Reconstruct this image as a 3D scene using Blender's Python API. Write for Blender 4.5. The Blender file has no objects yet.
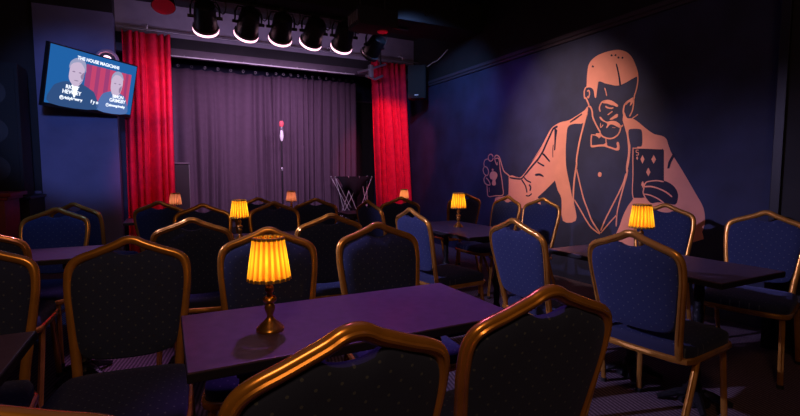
import bpy, bmesh, math, random
from mathutils import Vector, Matrix
C = bpy.context.scene
COL = C.collection
PI = math.pi
R = math.radians
random.seed(7)

# ------------------------------------------------------------------ materials
def _new(name):
    m = bpy.data.materials.new(name); m.use_nodes = True
    nt = m.node_tree; b = nt.nodes['Principled BSDF']
    return m, nt, b

def mat(name, col, rough=.6, metal=0.0, noise=0.0, nscale=20, bump=0.0, spec=.5, emit=None, es=1.0, coat=0.0):
    m, nt, b = _new(name)
    b.inputs['Base Color'].default_value = (*col, 1)
    b.inputs['Roughness'].default_value = rough
    b.inputs['Metallic'].default_value = metal
    b.inputs['Specular IOR Level'].default_value = spec
    b.inputs['Coat Weight'].default_value = coat
    if emit:
        b.inputs['Emission Color'].default_value = (*emit, 1)
        b.inputs['Emission Strength'].default_value = es
    if noise or bump:
        tc = nt.nodes.new('ShaderNodeTexCoord')
        n = nt.nodes.new('ShaderNodeTexNoise'); n.inputs['Scale'].default_value = nscale; n.inputs['Detail'].default_value = 5
        nt.links.new(tc.outputs['Object'], n.inputs['Vector'])
        if noise:
            cr = nt.nodes.new('ShaderNodeValToRGB')
            cr.color_ramp.elements[0].position = .3; cr.color_ramp.elements[1].position = .7
            cr.color_ramp.elements[0].color = (*[c * (1 - noise) for c in col], 1)
            cr.color_ramp.elements[1].color = (*[min(1, c * (1 + noise)) for c in col], 1)
            nt.links.new(n.outputs['Fac'], cr.inputs['Fac']); nt.links.new(cr.outputs['Color'], b.inputs['Base Color'])
        if bump:
            bp = nt.nodes.new('ShaderNodeBump'); bp.inputs['Strength'].default_value = bump; bp.inputs['Distance'].default_value = .01
            nt.links.new(n.outputs['Fac'], bp.inputs['Height']); nt.links.new(bp.outputs['Normal'], b.inputs['Normal'])
    return m

def mat_fabric(name, base, dot, sx=.046, sz=.046, r=.0030, axes=('X', 'Z')):
    """Woven fabric with a diamond lattice of small woven dots."""
    m, nt, b = _new(name); N = nt.nodes; L = nt.links
    tc = N.new('ShaderNodeTexCoord'); sp = N.new('ShaderNodeSeparateXYZ'); L.new(tc.outputs['Object'], sp.inputs[0])
    def math_(op, a, c=None):
        n = N.new('ShaderNodeMath'); n.operation = op
        for i, v in enumerate((a, c)):
            if v is None: continue
            if isinstance(v, (int, float)): n.inputs[i].default_value = v
            else: L.new(v, n.inputs[i])
        return n.outputs[0]
    def lattice(ox, oz):
        u = math_('SUBTRACT', math_('FRACT', math_('ADD', math_('DIVIDE', sp.outputs[axes[0]], sx), ox + 50)), .5)
        v = math_('SUBTRACT', math_('FRACT', math_('ADD', math_('DIVIDE', sp.outputs[axes[1]], sz), oz + 50)), .5)
        d = math_('SQRT', math_('ADD', math_('MULTIPLY', u, u), math_('MULTIPLY', v, v)))
        return math_('LESS_THAN', d, r / sx)
    s = math_('MAXIMUM', lattice(0, 0), lattice(.5, .5))
    mx = N.new('ShaderNodeMix'); mx.data_type = 'RGBA'
    L.new(s, mx.inputs['Factor']); mx.inputs['A'].default_value = (*base, 1); mx.inputs['B'].default_value = (*dot, 1)
    L.new(mx.outputs['Result'], b.inputs['Base Color'])
    b.inputs['Roughness'].default_value = .85
    b.inputs['Specular IOR Level'].default_value = .25
    b.inputs['Sheen Weight'].default_value = .25
    b.inputs['Sheen Tint'].default_value = (.3, .35, .8, 1)
    n = N.new('ShaderNodeTexNoise'); n.inputs['Scale'].default_value = 400
    L.new(tc.outputs['Object'], n.inputs['Vector'])
    bp = N.new('ShaderNodeBump'); bp.inputs['Strength'].default_value = .3; bp.inputs['Distance'].default_value = .002
    L.new(n.outputs['Fac'], bp.inputs['Height']); L.new(bp.outputs['Normal'], b.inputs['Normal'])
    return m

def mat_carpet():
    m, nt, b = _new('striped_carpet'); N = nt.nodes; L = nt.links
    tc = N.new('ShaderNodeTexCoord')
    mp = N.new('ShaderNodeMapping'); mp.inputs['Rotation'].default_value = (0, 0, R(12)); L.new(tc.outputs['Object'], mp.inputs[0])
    w = N.new('ShaderNodeTexWave'); w.inputs['Scale'].default_value = 14; w.inputs['Distortion'].default_value = 1.2; w.inputs['Detail'].default_value = 3
    L.new(mp.outputs[0], w.inputs['Vector'])
    n = N.new('ShaderNodeTexNoise'); n.inputs['Scale'].default_value = 90; L.new(tc.outputs['Object'], n.inputs['Vector'])
    cr = N.new('ShaderNodeValToRGB')
    cr.color_ramp.elements[0].color = (.055, .035, .05, 1); cr.color_ramp.elements[1].color = (.22, .16, .20, 1)
    mx = N.new('ShaderNodeMath'); mx.operation = 'MULTIPLY'
    L.new(w.outputs['Fac'], mx.inputs[0]); L.new(n.outputs['Fac'], mx.inputs[1])
    mm = N.new('ShaderNodeMath'); mm.operation = 'MULTIPLY'; mm.inputs[1].default_value = 1.6; L.new(mx.outputs[0], mm.inputs[0])
    L.new(mm.outputs[0], cr.inputs['Fac']); L.new(cr.outputs['Color'], b.inputs['Base Color'])
    b.inputs['Roughness'].default_value = .95; b.inputs['Specular IOR Level'].default_value = .1
    bp = N.new('ShaderNodeBump'); bp.inputs['Strength'].default_value = .5; bp.inputs['Distance'].default_value = .004
    L.new(n.outputs['Fac'], bp.inputs['Height']); L.new(bp.outputs['Normal'], b.inputs['Normal'])
    return m

def mat_shade(name, col, fold, trans, npl=20):
    """Pleated fabric: painted deeper in the folds, where doubled cloth dims the light."""
    m = bpy.data.materials.new(name); m.use_nodes = True; nt = m.node_tree; nt.nodes.clear(); N = nt.nodes; L = nt.links
    o = N.new('ShaderNodeOutputMaterial'); d = N.new('ShaderNodeBsdfDiffuse'); t = N.new('ShaderNodeBsdfTranslucent'); mx = N.new('ShaderNodeMixShader')
    tc = N.new('ShaderNodeTexCoord'); sp = N.new('ShaderNodeSeparateXYZ'); L.new(tc.outputs['Object'], sp.inputs[0])
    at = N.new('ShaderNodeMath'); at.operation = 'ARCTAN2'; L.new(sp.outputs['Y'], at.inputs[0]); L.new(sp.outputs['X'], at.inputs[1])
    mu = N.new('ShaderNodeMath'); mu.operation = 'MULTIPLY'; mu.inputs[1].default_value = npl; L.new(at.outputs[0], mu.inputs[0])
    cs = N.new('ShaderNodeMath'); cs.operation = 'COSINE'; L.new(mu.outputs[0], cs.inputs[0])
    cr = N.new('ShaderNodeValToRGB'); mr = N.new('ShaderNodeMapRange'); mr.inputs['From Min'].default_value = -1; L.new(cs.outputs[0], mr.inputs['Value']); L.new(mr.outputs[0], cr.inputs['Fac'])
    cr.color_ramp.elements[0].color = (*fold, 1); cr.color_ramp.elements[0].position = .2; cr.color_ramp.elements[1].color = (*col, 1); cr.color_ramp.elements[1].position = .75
    L.new(cr.outputs[0], d.inputs[0]); L.new(cr.outputs[0], t.inputs[0]); mx.inputs[0].default_value = trans
    L.new(d.outputs[0], mx.inputs[1]); L.new(t.outputs[0], mx.inputs[2]); L.new(mx.outputs[0], o.inputs[0])
    return m

M = {}
M['wall_navy'] = mat('wall_navy', (.022, .028, .074), .75, noise=.35, nscale=2.5, bump=.15)
M['wall_panel'] = mat('wall_panel', (.15, .15, .27), .8, noise=.12, nscale=3)
M['black'] = mat('black_paint', (.012, .012, .014), .8, noise=.2, nscale=5)
M['ceiling'] = mat('ceiling_black', (.01, .01, .011), .9)
M['grey_panel'] = mat('grey_panel', (.30, .28, .34), .7, noise=.1, nscale=6)
M['fascia'] = mat('fascia_grey', (.085, .065, .085), .6, noise=.15, nscale=8)
M['trim_dark'] = mat('dark_trim', (.045, .035, .055), .7)
M['ring_pink'] = mat('pinkish_enamel', (.50, .33, .40), .5)
M['carpet'] = mat_carpet()
M['gold'] = mat('bronzed_metal', (.66, .31, .055), .27, metal=.55, noise=.25, nscale=9, coat=.4)
M['fabric'] = mat_fabric('dotted_upholstery', (.024, .036, .105), (.085, .105, .15))
M['seatfab'] = mat_fabric('dotted_seat_upholstery', (.020, .026, .07), (.085, .105, .15), axes=('X', 'Y'))
M['rubber'] = mat('black_rubber', (.02, .02, .02), .7)
M['laminate'] = mat('dark_laminate', (.10, .065, .12), .33, noise=.15, nscale=30)
M['edge'] = mat('table_edge', (.012, .012, .014), .5)
M['iron'] = mat('cast_iron', (.02, .02, .024), .4, metal=.4, bump=.5, nscale=60)
M['brass'] = mat('antique_brass', (.50, .26, .06), .28, metal=.85, noise=.25, nscale=25)
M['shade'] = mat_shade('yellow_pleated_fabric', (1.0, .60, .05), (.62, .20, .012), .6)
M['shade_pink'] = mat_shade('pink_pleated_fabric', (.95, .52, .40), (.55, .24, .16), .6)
M['trim'] = mat('shade_trim', (.28, .17, .05), .8)
M['bulb'] = mat('bulb_glass', (1, .8, .4), .3, emit=(1, .65, .22), es=14)
M['red_velvet'] = mat('red_velvet', (.72, .012, .05), .75, noise=.15, nscale=12, spec=.2)
M['black_drape'] = mat('black_drape', (.085, .056, .080), .9, noise=.05, nscale=14, spec=.1)
M['chrome'] = mat('dull_chrome', (.55, .55, .58), .3, metal=.9)
M['steel'] = mat('grey_steel', (.3, .3, .32), .4, metal=.7)
M['blackmetal'] = mat('black_metal', (.02, .02, .022), .38, metal=.3)
M['speaker'] = mat('speaker_black', (.007, .007, .008), .8)
M['grille'] = mat('speaker_grille', (.008, .009, .009), .8, bump=.5, nscale=150)
M['lens'] = mat('lit_lens', (1, .7, .8), .3, emit=(1, .50, .66), es=3.2)
M['redlens'] = mat('red_lens', (.5, .01, .03), .3, emit=(.5, .01, .03), es=.10)  # for the red stage light and the ceiling box's painted reflection
M['burgundy'] = mat('burgundy_wood', (.22, .012, .03), .45, noise=.2, nscale=8)
M['salmon'] = mat('salmon_paint', (.80, .34, .24), .75, noise=.06, nscale=6, spec=.2)
M['mural_dark'] = mat('dark_mural_paint', (.020, .022, .050), .75, noise=.15, nscale=5, spec=.3)
M['white'] = mat('white_plastic', (.7, .7, .7), .5)
M['cloth'] = mat('black_cloth', (.01, .01, .012), .95, spec=.1)
M['mic_red'] = mat('red_foam', (.75, .10, .12), .9)
def em(name, c, s=1.0): M[name] = mat(name, (0, 0, 0), .5, emit=c, es=s, spec=0)
em('scr_blue', (.015, .12, .38), 1.0); em('scr_pink', (.55, .06, .16), 1.0); em('scr_pink2', (.34, .05, .18), 1.0)
em('scr_face', (.60, .48, .66), 1.0); em('scr_hair', (.34, .36, .55), 1.0); em('scr_suit', (.03, .08, .22), 1.0)
em('scr_blue2', (.09, .17, .42), 1.0); em('scr_white', (.85, .9, 1), 1.3); em('scr_shadow', (.30, .22, .36), 1.0)

# ------------------------------------------------------------------ mesh helpers
class G:
    def __init__(s): s.v = []; s.f = []; s.m = []
    def add(s, vs, fs, mi=0):
        o = len(s.v); s.v += [tuple(v) for v in vs]; s.f += [tuple(i + o for i in f) for f in fs]; s.m += [mi] * len(fs); return s
    def box(s, x0, x1, y0, y1, z0, z1, mi=0, bev=0.0, rot=None, at=None):
        bm = bmesh.new(); bmesh.ops.create_cube(bm, size=1)
        for v in bm.verts:
            v.co = Vector(((x0 + x1) / 2 + v.co.x * (x1 - x0), (y0 + y1) / 2 + v.co.y * (y1 - y0), (z0 + z1) / 2 + v.co.z * (z1 - z0)))
        if bev: bmesh.ops.bevel(bm, geom=bm.edges[:], offset=bev, segments=2, profile=.7, affect='EDGES')
        if rot is not None:
            for v in bm.verts: v.co = rot @ v.co
        if at is not None:
            for v in bm.verts: v.co = v.co + Vector(at)
        bm.verts.ensure_lookup_table(); bm.verts.index_update()
        s.add([v.co[:] for v in bm.verts], [[v.index for v in f.verts] for f in bm.faces], mi); bm.free(); return s
    def tube(s, pts, r, n=10, closed=False, mi=0, flat=1.0, ref=None, cap=True):
        """Sweep an (elliptical) ring; r number or list; flat squashes across ref direction."""
        P = [Vector(p) for p in pts]; k = len(P); ref = Vector(ref) if ref else None
        vs = []; prev = None
        for i, p in enumerate(P):
            a = P[(i - 1) % k] if (closed or i > 0) else p
            b = P[(i + 1) % k] if (closed or i < k - 1) else p
            t = (b - a).normalized()
            if ref is not None: u = (ref - t * ref.dot(t)).normalized()
            elif prev is None:
                u = Vector((0, 0, 1)) if abs(t.z) < .9 else Vector((1, 0, 0)); u = (u - t * u.dot(t)).normalized()
            else: u = (prev - t * prev.dot(t)).normalized()
            prev = u; w = t.cross(u)
            rr = r[i] if isinstance(r, (list, tuple)) else r
            for j in range(n):
                th = 2 * PI * j / n; vs.append(p + u * (math.cos(th) * rr * flat) + w * (math.sin(th) * rr))
        fs = []
        for i in range(k if closed else k - 1):
            for j in range(n):
                a = i * n + j; b = i * n + (j + 1) % n; c = ((i + 1) % k) * n + (j + 1) % n; d = ((i + 1) % k) * n + j
                fs.append((a, b, c, d))
        if not closed and cap: fs.append(tuple(range(n - 1, -1, -1))); fs.append(tuple((k - 1) * n + j for j in range(n)))
        return s.add(vs, fs, mi)
    def lathe(s, prof, n=24, at=(0, 0, 0), rot=None, mi=0, pleat=0.0, npl=0, cap=True):
        vs = []; A = Vector(at)
        for (r, z) in prof:
            for j in range(n):
                th = 2 * PI * j / n; rr = r * (1 + pleat * math.cos(npl * th))
                v = Vector((rr * math.cos(th), rr * math.sin(th), z))
                if rot is not None: v = rot @ v
                vs.append(v + A)
        fs = []; k = len(prof)
        for i in range(k - 1):
            for j in range(n):
                fs.append((i * n + j, i * n + (j + 1) % n, (i + 1) * n + (j + 1) % n, (i + 1) * n + j))
        if cap:
            fs.append(tuple(range(n - 1, -1, -1))); fs.append(tuple((k - 1) * n + j for j in range(n)))
        return s.add(vs, fs, mi)
    def build(s, name, mats, parent=None, smooth=True, loc=None):
        me = bpy.data.meshes.new(name); me.from_pydata(s.v, [], s.f)
        if not isinstance(mats, (list, tuple)): mats = [mats]
        for m in mats: me.materials.append(M[m])
        me.polygons.foreach_set('material_index', s.m)
        bm = bmesh.new(); bm.from_mesh(me); bmesh.ops.recalc_face_normals(bm, faces=bm.faces); bm.to_mesh(me); bm.free()
        if smooth:
            me.shade_smooth(); me.set_sharp_from_angle(angle=R(38))
        me.update()
        o = bpy.data.objects.new(name, me); COL.objects.link(o)
        if parent is not None: o.parent = parent
        if loc is not None: o.location = loc
        return o

def tag(o, label, cat, group=None, kind=None):
    o['label'] = label; o['category'] = cat
    if group: o['group'] = group
    if kind: o['kind'] = kind
    return o
def thing(name, label, cat, loc=(0, 0, 0), rz=0, group=None):
    o = bpy.data.objects.new(name, None); o.empty_display_size = .1; COL.objects.link(o); o.location = loc; o.rotation_euler = (0, 0, rz)
    return tag(o, label, cat, group)
def struct(name, g, m, smooth=False):
    o = g.build(name, m, smooth=smooth); o['kind'] = 'structure'; return o
def copy_tree(o, parent=None):
    c = o.copy(); COL.objects.link(c)
    if parent is not None: c.parent = parent
    for ch in list(o.children): copy_tree(ch, c)
    return c
def smooth_path(pts, sub=4, closed=False):
    P = [Vector(p) for p in pts]; n = len(P); out = []
    rng = range(n) if closed else range(n - 1)
    for i in rng:
        p0 = P[(i - 1) % n] if closed or i > 0 else P[i]; p1 = P[i]; p2 = P[(i + 1) % n]; p3 = P[(i + 2) % n] if closed or i < n - 2 else p2
        for k in range(sub):
            t = k / sub
            out.append(.5 * ((2 * p1) + (p2 - p0) * t + (2 * p0 - 5 * p1 + 4 * p2 - p3) * t * t + (3 * p1 - p0 - 3 * p2 + p3) * t ** 3))
    if not closed: out.append(P[-1])
    return out

def fill2d(pts):
    from mathutils.geometry import delaunay_2d_cdt
    n = len(pts)
    v, e, f, *_ = delaunay_2d_cdt([Vector(p) for p in pts], [(i, (i + 1) % n) for i in range(n)], [list(range(n))], 1, 1e-6)
    return [tuple(p) for p in v], [tuple(q) for q in f]

# ------------------------------------------------------------------ camera
cam = bpy.data.cameras.new('camera'); co = bpy.data.objects.new('camera', cam); COL.objects.link(co)
cam.sensor_width = 36; cam.lens = 460 / 800 * 36; cam.clip_start = .02
co.location = (0, 0, 1.2); co.rotation_euler = (PI / 2 - math.atan(36.5 / 460), 0, -R(27))
C.camera = co
C.view_settings.view_transform = 'Standard'; C.view_settings.look = 'None'; C.view_settings.gamma = 1
C.view_settings.exposure = 0.0
C.view_settings.use_curve_mapping = False

# ------------------------------------------------------------------ room shell
XL, XR, YB, YF, ZC = -2.3, 4.0, -1.6, 9.0, 3.5
struct('floor', G().box(XL, XR, YB, YF, -.1, 0), 'carpet')
struct('ceiling', G().box(XL, XR, YB, YF, ZC, ZC + .1), 'ceiling')
struct('wall_left', G().box(XL - .1, XL, YB, YF, 0, ZC), 'black')
struct('wall_right', G().box(XR, XR + .1, YB, YF, 0, 2.64, 0).box(XR, XR + .1, YB, YF, 2.64, ZC, 1), ['wall_navy', 'black'])
struct('wall_back', G().box(XL, XR, YB - .1, YB, 0, ZC), 'black')
struct('wall_front', G().box(XL, XR, YF, YF + .1, 0, ZC), 'wall_navy')
# wall piece left of the stage: black, then a blue-grey painted pier under a black soffit
struct('wall_stage_side', G().box(XL, -1.34, 7.02, 7.3, 0, ZC, 0).box(-1.34, -.52, 7.0, 7.3, 0, 3.2, 1).box(-1.34, -.52, 6.97, 7.3, 3.2, ZC, 0), ['black', 'wall_panel'])
# stage mouth bulkhead: grey panel on top, black band, fascia board
struct('wall_bulkhead', G().box(-.52, XR, 7.32, 7.42, 3.06, ZC, 1).box(-.52, XR, 7.30, 7.42, 2.91, 3.06, 0).box(-.52, XR, 7.28, 7.42, 2.81, 2.91, 2), ['black', 'grey_panel', 'fascia'])
struct('trim_1', G().box(3.965, XR, 1.65, 6.99, 2.655, 2.70, 0, .006).box(3.98, XR, 1.65, 6.99, 2.62, 2.655, 0), 'trim_dark')
struct('trim_2', G().box(XL, -1.35, 6.99, 7.02, .93, .965, 0, .006), 'wall_panel')
struct('wall_pillar', G().box(3.62, 3.995, .85, 1.60, 0, ZC, 0), 'black')
struct('trim_3', G().box(3.595, 3.62, 1.56, 1.615, 0, ZC - .01, 0, .004), 'blackmetal')
struct('wall_ceiling_beam', G().box(-.40, 3.99, 5.35, 5.95, 3.13, ZC, 0, .01), 'ceiling')
st = G().box(-.41, XR - .01, 7.43, YF - .01, 0, .35, 0).box(-.41, XR - .01, 7.40, 7.43, 0, .352, 1)
struct('floor_stage', st, ['black', 'blackmetal'])
MURAL = [
  ('painted_hair',1,'f',[(3.527,2.086),(3.51,2.1),(3.51,2.182),(3.503,2.263),(3.492,2.315),(3.453,2.358),(3.388,2.387),(3.293,2.399),(3.2,2.397),(3.125,2.384),(3.051,2.348),(2.992,2.291),(2.954,2.221),(2.928,2.159),(2.915,2.119),(2.914,2.086),(2.934,2.092),(2.989,2.075),(3.045,2.056),(3.103,2.043),(3.155,2.046),(3.225,2.07),(3.28,2.089),(3.328,2.113),(3.361,2.118),(3.366,2.09),(3.374,2.031),(3.384,1.965),(3.401,1.968),(3.415,2.03),(3.433,2.06),(3.467,2.079),(3.501,2.082)],0.0),
  ('painted_hair',2,'f',[(3.162,2.255),(3.147,2.249),(3.132,2.204),(3.116,2.144),(3.104,2.097),(3.095,2.039),(3.112,2.042),(3.124,2.114),(3.14,2.18)],0.0),
  ('painted_hair',2,'f',[(3.452,2.285),(3.442,2.3),(3.423,2.288),(3.431,2.274)],0.0),
  ('painted_hair',2,'f',[(3.227,2.349),(3.218,2.363),(3.201,2.351),(3.208,2.339)],0.0),
  ('painted_hair',2,'f',[(3.181,2.342),(3.173,2.355),(3.156,2.344),(3.163,2.331)],0.0),
  ('painted_hair',2,'f',[(3.147,2.31),(3.139,2.324),(3.122,2.312),(3.129,2.3)],0.0),
  ('painted_hair',2,'f',[(3.102,2.299),(3.094,2.313),(3.078,2.302),(3.084,2.289)],0.0),
  ('painted_face',3,'l',[(2.917,2.099),(2.914,2.04),(2.925,1.974),(2.941,1.921),(2.944,1.897),(2.953,1.879)],0.0135),
  ('painted_face',3,'l',[(3.518,2.087),(3.536,2.049),(3.53,1.979),(3.514,1.976),(3.483,1.924),(3.468,1.885)],0.0151),
  ('painted_face',3,'l',[(3.499,2.043),(3.477,2.047),(3.466,2.011),(3.481,1.972),(3.489,1.993)],0.0139),
  ('painted_face',3,'l',[(3.281,2.043),(3.267,2.008),(3.254,1.96)],0.0111),
  ('painted_face',3,'l',[(3.324,1.81),(3.337,1.851),(3.316,1.898),(3.273,1.916)],0.0146),
  ('painted_face',3,'f',[(3.3,1.897),(3.273,1.919),(3.234,1.919),(3.187,1.902),(3.145,1.873),(3.117,1.848),(3.131,1.835),(3.165,1.853),(3.205,1.865),(3.248,1.884)],0.0),
  ('painted_face',3,'l',[(3.266,1.859),(3.235,1.84),(3.191,1.83),(3.169,1.834)],0.0143),
  ('painted_face',3,'l',[(3.235,1.769),(3.208,1.783),(3.179,1.8)],0.011),
  ('painted_face',3,'f',[(3.21,1.722),(3.17,1.747),(3.136,1.765),(3.116,1.762),(3.121,1.735),(3.153,1.724),(3.187,1.717)],0.0),
  ('painted_face',3,'f',[(3.33,1.759),(3.314,1.755),(3.284,1.724),(3.24,1.701),(3.194,1.705),(3.143,1.697),(3.1,1.672),(3.078,1.647),(3.057,1.656),(3.06,1.636),(3.089,1.628),(3.126,1.644),(3.169,1.666),(3.206,1.668),(3.236,1.639),(3.246,1.645),(3.234,1.677),(3.254,1.695),(3.296,1.715),(3.326,1.743)],0.0),
  ('painted_face',3,'l',[(3.176,1.639),(3.14,1.633)],0.011),
  ('painted_face',3,'l',[(3.078,1.641),(3.088,1.59),(3.122,1.55),(3.179,1.53),(3.241,1.538),(3.293,1.562),(3.323,1.599)],0.0143),
  ('painted_face',3,'l',[(3.481,1.884),(3.45,1.875),(3.427,1.828),(3.418,1.773),(3.39,1.715),(3.35,1.651),(3.314,1.598)],0.016),
  ('painted_face',3,'l',[(3.318,1.695),(3.313,1.648),(3.285,1.676)],0.0079),
  ('painted_face',3,'l',[(3.041,1.727),(3.056,1.779),(3.049,1.838),(3.027,1.868)],0.0139),
  ('painted_face',3,'l',[(2.948,1.879),(2.95,1.829),(2.961,1.775),(2.987,1.727)],0.0126),
  ('painted_face',3,'f',[(3.04,1.845),(3.027,1.873),(2.995,1.889),(2.958,1.904),(2.949,1.885),(2.959,1.855),(2.974,1.836),(2.988,1.83),(2.981,1.864),(3.007,1.86),(3.026,1.843)],0.0),
  ('painted_jacket',1,'f',[(3.048,1.777),(3.016,1.716),(2.958,1.706),(2.897,1.669),(2.839,1.62),(2.771,1.568),(2.721,1.539),(2.654,1.52),(2.611,1.489),(2.59,1.435),(2.557,1.36),(2.487,1.257),(2.406,1.132),(2.33,1.01),(2.263,0.896),(2.245,0.78),(2.265,0.694),(2.326,0.6),(3.142,0.448),(3.089,0.576),(3.048,0.671),(3.018,0.764),(2.968,0.866),(2.91,0.948),(2.891,1.072),(2.906,1.404),(2.851,1.434),(2.843,1.494),(2.852,1.574),(2.878,1.599),(2.968,1.607),(2.993,1.589),(2.986,1.522),(2.967,1.445),(2.967,1.349),(2.978,1.253),(2.998,1.195),(3.004,1.253),(2.991,1.35),(2.993,1.446),(3.008,1.543),(3.033,1.621),(3.061,1.701)],0.0),
  ('painted_jacket',3,'l',[(2.958,1.705),(2.898,1.737)],0.0136),
  ('painted_jacket',2,'f',[(2.54,1.367),(2.528,1.336),(2.555,1.284),(2.571,1.227),(2.59,1.227),(2.582,1.284)],0.0),
  ('painted_lapel',3,'l',[(2.986,1.223),(2.992,1.166),(3.008,1.1),(3.029,1.025),(3.048,0.95),(3.069,0.865),(3.084,0.78),(3.089,0.653)],0.0141),
  ('painted_lapel',3,'l',[(3.0,1.182),(3.026,1.091),(3.064,1.007),(3.113,0.913),(3.168,0.808),(3.223,0.7),(3.27,0.59)],0.0143),
  ('painted_lapel',3,'l',[(3.079,0.777),(3.162,0.688),(3.269,0.564)],0.0123),
  ('painted_jacket',1,'f',[(4.295,1.325),(4.217,1.415),(4.143,1.501),(4.033,1.654),(3.968,1.714),(3.861,1.754),(3.736,1.766),(3.618,1.808),(3.524,1.851),(3.491,1.884),(3.485,1.824),(3.535,1.718),(3.654,1.719),(3.734,1.705),(3.759,1.657),(3.768,1.514),(3.77,1.439),(3.766,1.346),(3.752,1.233),(3.702,1.065),(3.648,0.881),(3.614,0.8),(3.6,0.661),(3.784,0.644),(3.813,0.891),(3.872,0.984),(3.914,1.089),(3.939,1.079),(4.055,0.987),(4.19,0.891),(4.188,0.89),(4.184,0.772),(4.913,0.721),(4.992,0.83),(4.916,0.858),(4.718,0.905),(4.708,1.141),(4.526,1.123),(4.448,1.162),(4.372,1.233),(4.24,1.372),(4.113,1.512)],0.0),
  ('painted_jacket',2,'l',[(3.898,1.712),(3.963,1.689),(4.005,1.627),(4.074,1.514),(4.122,1.432),(4.209,1.332),(4.202,1.341),(4.317,1.245),(4.426,1.149)],0.0248),
  ('painted_jacket',2,'l',[(4.426,1.149),(4.499,1.105),(4.705,1.121)],0.0196),
  ('painted_jacket',2,'f',[(3.946,1.701),(3.901,1.668),(3.915,1.588),(3.924,1.449),(3.945,1.438),(3.94,1.54)],0.0),
  ('painted_jacket',2,'l',[(3.957,1.508),(3.963,1.451),(3.958,1.36)],0.0102),
  ('painted_jacket',2,'l',[(4.141,1.424),(4.093,1.389),(4.034,1.336)],0.0182),
  ('painted_jacket',2,'f',[(3.725,1.746),(3.647,1.785),(3.56,1.82),(3.556,1.806),(3.646,1.76),(3.715,1.735)],0.0),
  ('painted_jacket',2,'l',[(4.206,1.314),(4.153,1.289),(4.089,1.264)],0.0184),
  ('painted_jacket',2,'l',[(4.11,1.41),(4.062,1.367),(4.003,1.312)],0.0181),
  ('painted_jacket',2,'f',[(4.245,1.163),(4.202,1.177),(4.149,1.174),(4.101,1.15),(4.101,1.135),(4.136,1.144),(4.184,1.151),(4.225,1.147)],0.0),
  ('painted_jacket',2,'l',[(4.477,1.098),(4.413,1.036),(4.385,0.983),(4.373,0.938)],0.0206),
  ('painted_jacket',2,'l',[(4.434,1.126),(4.381,1.09),(4.304,1.065)],0.0177),
  ('painted_jacket',2,'l',[(4.341,1.038),(4.31,1.008),(4.321,0.962)],0.0217),
  ('painted_jacket',2,'l',[(4.393,0.902),(4.337,0.899),(4.287,0.931)],0.0163),
  ('painted_lapel',3,'l',[(3.49,1.82),(3.516,1.744),(3.544,1.648),(3.578,1.52),(3.602,1.397),(3.611,1.325),(3.609,1.269),(3.628,1.159),(3.638,1.067),(3.642,0.918),(3.64,0.807)],0.0215),
  ('painted_lapel',3,'l',[(3.612,1.236),(3.57,1.105),(3.504,0.916),(3.447,0.802),(3.399,0.707),(3.358,0.65),(3.279,0.564)],0.0152),
  ('painted_lapel',3,'l',[(3.627,0.891),(3.54,0.786),(3.457,0.679),(3.381,0.605),(3.279,0.553)],0.0141),
  ('painted_bow_tie',3,'l',[(3.424,1.591),(3.427,1.528),(3.424,1.456)],0.0139),
  ('painted_bow_tie',3,'f',[(3.42,1.473),(3.369,1.474),(3.316,1.477),(3.267,1.477),(3.243,1.491),(3.225,1.461),(3.168,1.441),(3.126,1.43),(3.111,1.445),(3.119,1.481),(3.099,1.491),(3.085,1.454),(3.086,1.416),(3.115,1.407),(3.167,1.424),(3.231,1.444),(3.262,1.454),(3.332,1.457),(3.415,1.452)],0.0),
  ('painted_bow_tie',3,'f',[(3.424,1.591),(3.373,1.581),(3.367,1.595),(3.317,1.589),(3.308,1.562),(3.329,1.54),(3.344,1.555),(3.38,1.573),(3.424,1.579)],0.0),
  ('painted_bow_tie',3,'l',[(3.245,1.537),(3.243,1.502),(3.232,1.473)],0.0112),
  ('painted_button',3,'f',[(3.282,1.17),(3.285,1.155),(3.295,1.146),(3.309,1.145),(3.321,1.152),(3.327,1.166),(3.326,1.181),(3.317,1.191),(3.304,1.195),(3.291,1.189),(3.283,1.177)],0.0),
  ('painted_playing_card',2,'f',[(2.937,1.405),(2.923,1.423),(2.644,1.404),(2.629,1.39),(2.614,1.07),(2.793,0.952),(2.916,0.948)],0.0),
  ('painted_playing_card',3,'l',[(2.797,0.954),(2.913,0.948),(2.925,1.167),(2.935,1.4),(2.921,1.421),(2.784,1.414),(2.645,1.402)],0.0093),
  ('painted_playing_card',3,'f',[(2.853,1.315),(2.835,1.355),(2.813,1.314),(2.831,1.273)],0.0),
  ('painted_playing_card',3,'f',[(2.744,1.312),(2.723,1.352),(2.699,1.311),(2.72,1.271)],0.0),
  ('painted_playing_card',3,'f',[(2.79,1.195),(2.771,1.236),(2.748,1.195),(2.767,1.155)],0.0),
  ('painted_playing_card',3,'f',[(2.899,1.327),(2.889,1.346),(2.877,1.326),(2.887,1.308)],0.0),
  ('painted_playing_card',3,'f',[(2.835,1.078),(2.821,1.11),(2.803,1.079),(2.818,1.046)],0.0),
  ('painted_playing_card',3,'l',[(2.876,1.401),(2.9,1.402),(2.9,1.382),(2.879,1.376),(2.879,1.356),(2.901,1.356)],0.0073),
  ('painted_hand',2.5,'f',[(2.814,1.064),(2.792,1.101),(2.754,1.117),(2.681,1.125),(2.601,1.114),(2.53,1.077),(2.489,1.022),(2.481,0.97),(2.502,0.91),(2.576,0.917),(2.663,0.92),(2.736,0.911),(2.804,0.994)],0.0),
  ('painted_hand',4,'l',[(2.807,1.06),(2.787,1.098),(2.745,1.111),(2.68,1.117),(2.613,1.108)],0.0112),
  ('painted_hand',4,'l',[(2.814,1.056),(2.743,1.062),(2.669,1.048),(2.588,1.015),(2.532,0.975)],0.013),
  ('painted_hand',4,'l',[(2.804,0.99),(2.739,0.981),(2.664,0.953),(2.604,0.916)],0.0111),
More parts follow.
